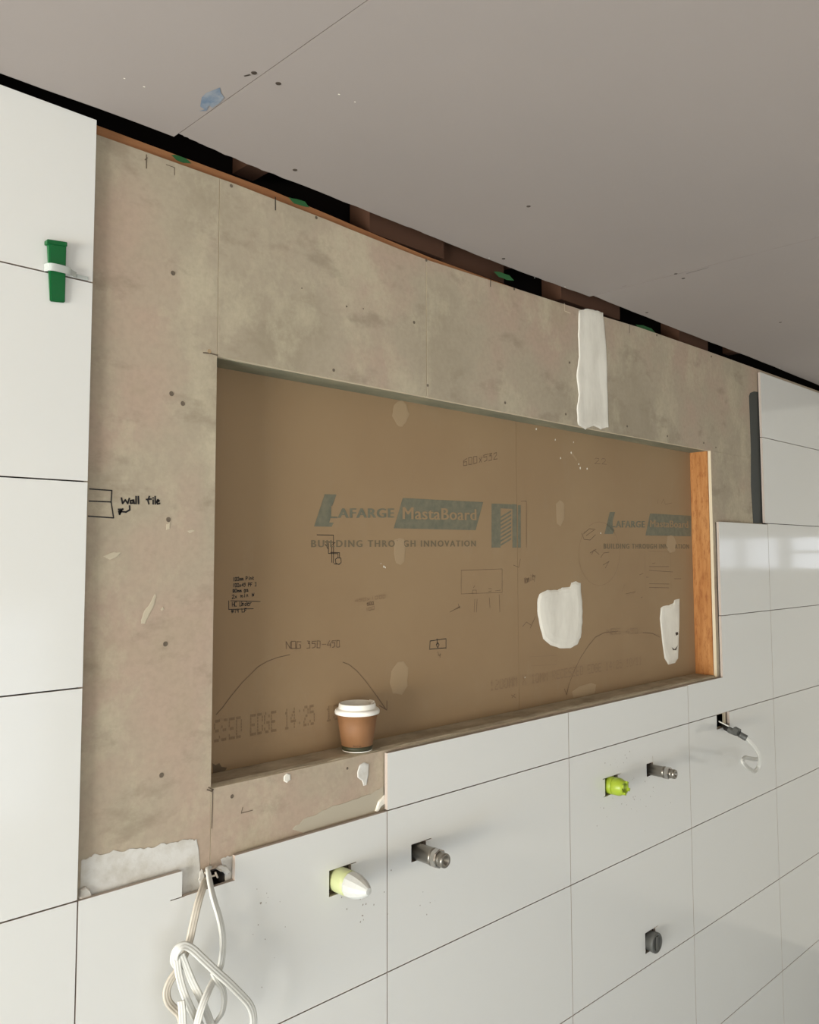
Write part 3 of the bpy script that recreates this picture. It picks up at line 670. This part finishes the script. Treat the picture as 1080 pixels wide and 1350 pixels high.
bmesh.ops.bevel(bm, geom=[e for e in bm.edges], offset=.0008, segments=2, affect='EDGES')
new('wedge_flange', bm, wedge_m, root)
cl = P(75, 357)
clip = tag(empty('levelling_clip', (cl.x, 0, cl.z)), 'clear plastic levelling clip looped over the green wedge at tile joint', 'clip')
bm = bmesh.new(); wx = abs(P(90, 357).x-P(61, 353).x)/2
pts = smooth_path([Vector((-wx-.002, -.0006, 0)), Vector((-wx+.0005, -.008, 0)), Vector((-wx+.005, -.0122, 0)), Vector((0, -.0130, 0)), Vector((wx-.003, -.0118, 0)), Vector((wx+.004, -.006, 0)), Vector((wx+.012, -.0006, 0))], 5)
prev = None
for i, q in enumerate(pts):
    t = (pts[min(i+1, len(pts)-1)]-pts[max(i-1, 0)]).normalized(); nn = Vector((t.y, -t.x, 0))*.0008
    hh = .0055 if i < len(pts)*.7 else .0042
    ring = [bm.verts.new(q+a) for a in (Vector((0, 0, hh)), nn+Vector((0, 0, hh)), nn-Vector((0, 0, hh)), Vector((0, 0, -hh)))]
    if prev:
        for k in range(4): bm.faces.new([prev[k], prev[(k+1) % 4], ring[(k+1) % 4], ring[k]])
    else: bm.faces.new(ring)
    prev = ring
bm.faces.new(prev)
new('strap', bm, clip_m, clip)
new('clip_foot', boxes((wx+.0128, wx+.030, -.0016, -.0002, -.0045, .0015)), clip_m, clip)

# ------------------------------------------------------------------ pipe ends in the tile cut-outs
def pipe(name, X, Z, label, cat):
    return tag(empty(name, (X, 0, z(Z))), label, cat)
r = pipe('capped_pipe', .484, -.0985, 'pipe end under pointed white cap with pale lime collar, lower left tile', 'pipe cap')
new('collar', lathe(bmesh.new(), [(.0215, -.03), (.0222, 0), (.0222, .020), (.0218, .030)], n=40), paleLime_m, r, True, 'pale lime collar')
new('cap', lathe(bmesh.new(), [(.0222, .0302), (.0225, .034), (.0210, .047), (.0170, .060), (.0115, .071), (.0062, .0785), (.0015, .079)], n=13), wcap_m, r, False, 'crumpled white plastic cap')
r = pipe('capped_pipe', 1.385, -.0995, 'pipe end with bright lime green plug between the two metal pipe tails', 'pipe cap')
new('collar', lathe(bmesh.new(), [(.021, -.03), (.0222, -.004), (.0222, .008), (.0215, .009)], n=40), lime_m, r, True)
bm = lathe(bmesh.new(), [(.0214, .0092), (.0222, .012), (.0218, .026), (.018, .034), (.0165, .040), (.0125, .040), (.0115, .030), (.001, .029)], n=40)
new('plug', bm, lime_m, r, True)
bm = bmesh.new()
for k in range(4):
    q = k*math.pi/2+.4; rot_ = Matrix.Rotation(q, 4, 'Y')
    vs0 = len(bm.verts); box(bm, .0115, .0172, -.0445, -.0385, -.004, .004); bm.verts.ensure_lookup_table()
    for v in list(bm.verts)[vs0:]: v.co = rot_ @ v.co
new('plug_lug', bm, lime_m, r)
def tail(X, Z, sc, label, m1):
    r = pipe('pipe_tail', X, Z, label, 'pipe')
    k = sc
    new('barrel', lathe(bmesh.new(), [(.0140*k, -.04), (.0140*k, .040), (.0150*k, .0415), (.0150*k, .046), (.0128*k, .047)], n=40), m1, r, True)
    bm = lathe(bmesh.new(), [(.0128*k, .0472), (.0160*k, .0485), (.0160*k, .0585), (.0145*k, .0605)], n=6 if k < 1.1 else 8)
    new('nut', bm, chrome_m, r)
    new('spigot', lathe(bmesh.new(), [(.0118*k, .0607), (.0118*k, .0645), (.0108*k, .066), (.0118*k, .0675), (.0118*k, .0745), (.0108*k, .076), (.0062*k, .076), (.0058*k, .064)], n=32), brass_m, r, True)
    new('bore', lathe(bmesh.new(), [(.0057*k, .0645), (.0005, .0646)], n=20), bore_m, r)
tail(.684, -.0965, 1.16, 'chrome pipe tail in the tile right of the white cap', brass_m)
tail(1.577, -.0935, 1.04, 'smaller metal pipe tail right of the bright lime plug', brass_m)
r = pipe('waste_plug', 1.559, -.540, 'dark grey plug set in lower cut-out near bottom tile joint', 'plug')
bm = lathe(bmesh.new(), [(.0245, -.03), (.0252, .010), (.0262, .011), (.0262, .019), (.025, .021), (.019, .0212), (.018, .0185), (.001, .0185)], n=40)
new('plug_body', bm, grey_m, r, True)
bm = bmesh.new(); box(bm, -.0045, .0045, -.0225, -.0187, -.0175, .0175)
new('plug_bar', bm, grey_m, r)
# dark boxes added behind the cut-outs, painting the shade deep in each hole
new('pocket_shade', boxes(*[(h[0]-.01, h[1]+.01, .09, .0985, h[2]-.01, h[3]+.01) for h in pipes+outlet+slot_hole]), bore_m, wall_back)

# ------------------------------------------------------------------ cable outlet, left: coil of flat cable
c8 = lambda l: [(180+x/5.4, 1110+y/5.4, d) for x, y, d in l]
coil = tag(empty('cable_coil', P(278, 1160, 0)), 'looped bundle of flat white cables hanging from the wall outlet', 'cable')
def strand(name, px, w, t, m, parent, twist=None, k=7, face=None):
    pts = [P(u, v, d)-parent.location for u, v, d in px]; bm = bmesh.new()
    sweep(bm, smooth_path(pts, k), flat_sect(w, t), face or Vector((-.45, -.88, .15)).normalized(), twist=twist)
    return new(name, bm, m, parent, True)
strand('flat_cable', c8([(500, 215, .05), (492, 265, .015), (478, 310, -.012), (440, 430, -.028), (400, 600, -.034), (378, 700, -.034), (345, 800, -.034), (298, 905, -.034), (240, 990, -.032), (214, 1070, -.032), (228, 1140, -.034), (275, 1195, -.036), (310, 1235, -.04), (330, 1330, -.042), (345, 1450, -.042)]), .0059, .0026, cable2_m, coil, (0, .5))
strand('flat_cable', c8([(520, 160, .05), (512, 195, .0), (518, 260, -.016), (545, 390, -.034), (590, 540, -.043), (612, 660, -.044), (614, 770, -.043), (598, 880, -.041), (560, 965, -.046), (508, 1070, -.060), (465, 1180, -.066), (432, 1300, -.066), (410, 1450, -.064)]), .0056, .0027, cable_m, coil, (1.15, -.1))
strand('flat_cable', c8([(290, 880, -.038), (270, 850, -.041), (274, 800, -.046), (300, 757, -.050), (345, 738, -.052), (400, 765, -.054), (470, 830, -.056), (560, 915, -.058), (660, 1005, -.058), (745, 1090, -.057), (805, 1160, -.056), (832, 1240, -.054), (828, 1330, -.05), (800, 1450, -.046)]), .0062, .0027, cable_m, coil, (.15, .45))
strand('flat_cable', c8([(318, 800, -.046), (350, 880, -.046), (395, 990, -.048), (445, 1090, -.052), (490, 1190, -.053), (530, 1300, -.053), (560, 1450, -.053)]), .0056, .0026, cable_m, coil, (.1, -.2))
strand('flat_cable', c8([(290, 830, -.044), (300, 930, -.044), (330, 1050, -.046), (370, 1150, -.052), (415, 1240, -.055), (455, 1310, -.056), (490, 1450, -.056)]), .0056, .0026, cable_m, coil, (.1, .1))
strand('flat_cable', c8([(545, 925, -.050), (575, 985, -.052), (612, 1040, -.052), (626, 1120, -.052), (612, 1210, -.05), (575, 1268, -.05), (530, 1330, -.05), (510, 1450, -.05)]), .0050, .0024, cable_m, coil, (.4, 1.1))
strand('flat_cable', c8([(318, 1130, -.058), (326, 1200, -.062), (330, 1290, -.063), (335, 1450, -.062)]), .0056, .0026, cable_m, coil, (0, .1))
ot = P(278, 1158, B)
bm = bmesh.new()
for l in ([(270, 1150), (276, 1156), (284, 1154)], [(268, 1160), (274, 1157)], [(284, 1150), (287, 1157)], [(292, 1148), (285, 1144)]):
    pts = [P(u, v, -.002)-coil.location for u, v in l]
    sweep(bm, pts, circ(.0016, 6))
new('tie_wire', bm, cable2_m, coil)
lump = empty('outlet', (ot.x, B, ot.z)); lump.parent = wall_back; lump['label'] = 'dark recessed cable outlet with ragged rim'
o_ = outlet[0]; bm = bmesh.new()
x0, x1, z0, z1 = o_[0]-ot.x, o_[1]-ot.x, o_[2]-ot.z, o_[3]-ot.z
for q in ((x0+.0006, x0+.003, z0+.0006, z1-.0006), (x1-.003, x1-.0006, z0+.0006, z1-.0006), (x0+.003, x1-.003, z0+.0006, z0+.003), (x0+.003, x1-.003, z1-.003, z1-.0006)):
    box(bm, q[0], q[1], .001, .07, q[2], q[3])
box(bm, x0+.003, x1-.003, .066, .07, z0+.003, z1-.003)
new('box_body', bm, bore_m, lump)
bm = blob([(286, 1143), (292, 1139), (299, 1143), (303, 1150), (298, 1154), (292, 1149)], B-.0012, .004, .0012, .3, 3)
bmesh.ops.translate(bm, verts=bm.verts, vec=-lump.location); new('torn_rim', bm, prime_m, lump)
bm = blob([(262, 1150), (266, 1146), (269, 1152), (267, 1162), (263, 1168), (261, 1160)], B-.0012, .003, .001, .3, 3)
bmesh.ops.translate(bm, verts=bm.verts, vec=-lump.location); new('torn_rim', bm, prime_m, lump)

# ------------------------------------------------------------------ cable tail in the slot, right
c12 = lambda l, d0, d1: [(930+x/12, 920+y/12, d0+(d1-d0)*i/(len(l)-1)) for i, (x, y) in enumerate(l)]
q0 = P(958, 955, .01)
tail_ = tag(empty('cable_tail', q0), 'short cable with grey connector and curled white end, right tile slot', 'cable')
def tube(name, px, r, m, parent, n=12):
    pts = [P(u, v, d)-parent.location for u, v, d in px]; bm = bmesh.new(); sweep(bm, smooth_path(pts, 5), circ(r, n)); return new(name, bm, m, parent, True)
tube('grey_lead', c12([(230, 420), (300, 460), (380, 505)], .04, -.03), .0085, bore_m, tail_)
bm = bmesh.new(); a, b = P(948, 951, .0)-q0, P(961, 957.5, -.03)-q0
sweep(bm, [a, b], circ(.0022, 8)); new('white_core', bm, cable_m, tail_)
tube('connector', c12([(370, 500), (430, 530), (490, 555)], -.028, -.052), .0095, grey_m, tail_)
bm = bmesh.new(); a, b = P(968, 962.5, -.046)-q0, P(974.5, 966, -.062)-q0
sweep(bm, [a, b], circ(.0125, 6)); new('connector_nut', bm, grey_m, tail_)
tube('connector_sleeve', c12([(540, 575), (600, 610), (655, 640)], -.062, -.080), .0092, grey_m, tail_)
pts = [(650, 630, -.08), (730, 710, -.088), (810, 810, -.094), (862, 910, -.096), (868, 1010, -.09), (840, 1100, -.082), (780, 1160, -.082), (700, 1125, -.09), (620, 1050, -.098), (590, 985, -.095), (640, 945, -.08), (740, 968, -.066), (820, 970, -.06)]
pts = [(930+x/12, 920+y/12, d) for x, y, d in pts]
strand('cable', pts, .0062, .0036, cable_m, tail_, (.2, -.5), 6, Vector((-.6, -.8, .1)).normalized())

# dried specks on the tiles round the pipe ends
bm = bmesh.new()
for cx, cy_, sx_, sy2, n in ((835, 1055, 45, 35, 34), (470, 1200, 50, 35, 14), (560, 1180, 40, 40, 6), (350, 1210, 30, 70, 12), (820, 1000, 25, 12, 10)):
    for _ in range(n):
        c = P(cx+random.gauss(0, sx_*.55), cy_+random.gauss(0, sy2*.55)); r_ = random.uniform(.0007, .0019)
        if any(h[0]-.004 < c.x < h[1]+.004 and h[2]-.004 < c.z < h[3]+.004 for h in holes) or c.z > z(-.006): continue
        poly(bm, [Vector((c.x+r_*math.cos(a)*random.uniform(.6, 1.2), -.0003, c.z+r_*math.sin(a)*random.uniform(.6, 1.4))) for a in (0, 1, 2, 3, 4, 5)])
o = new('dried_speck', bm, dust_m, wall_back); o['kind'] = 'stuff'
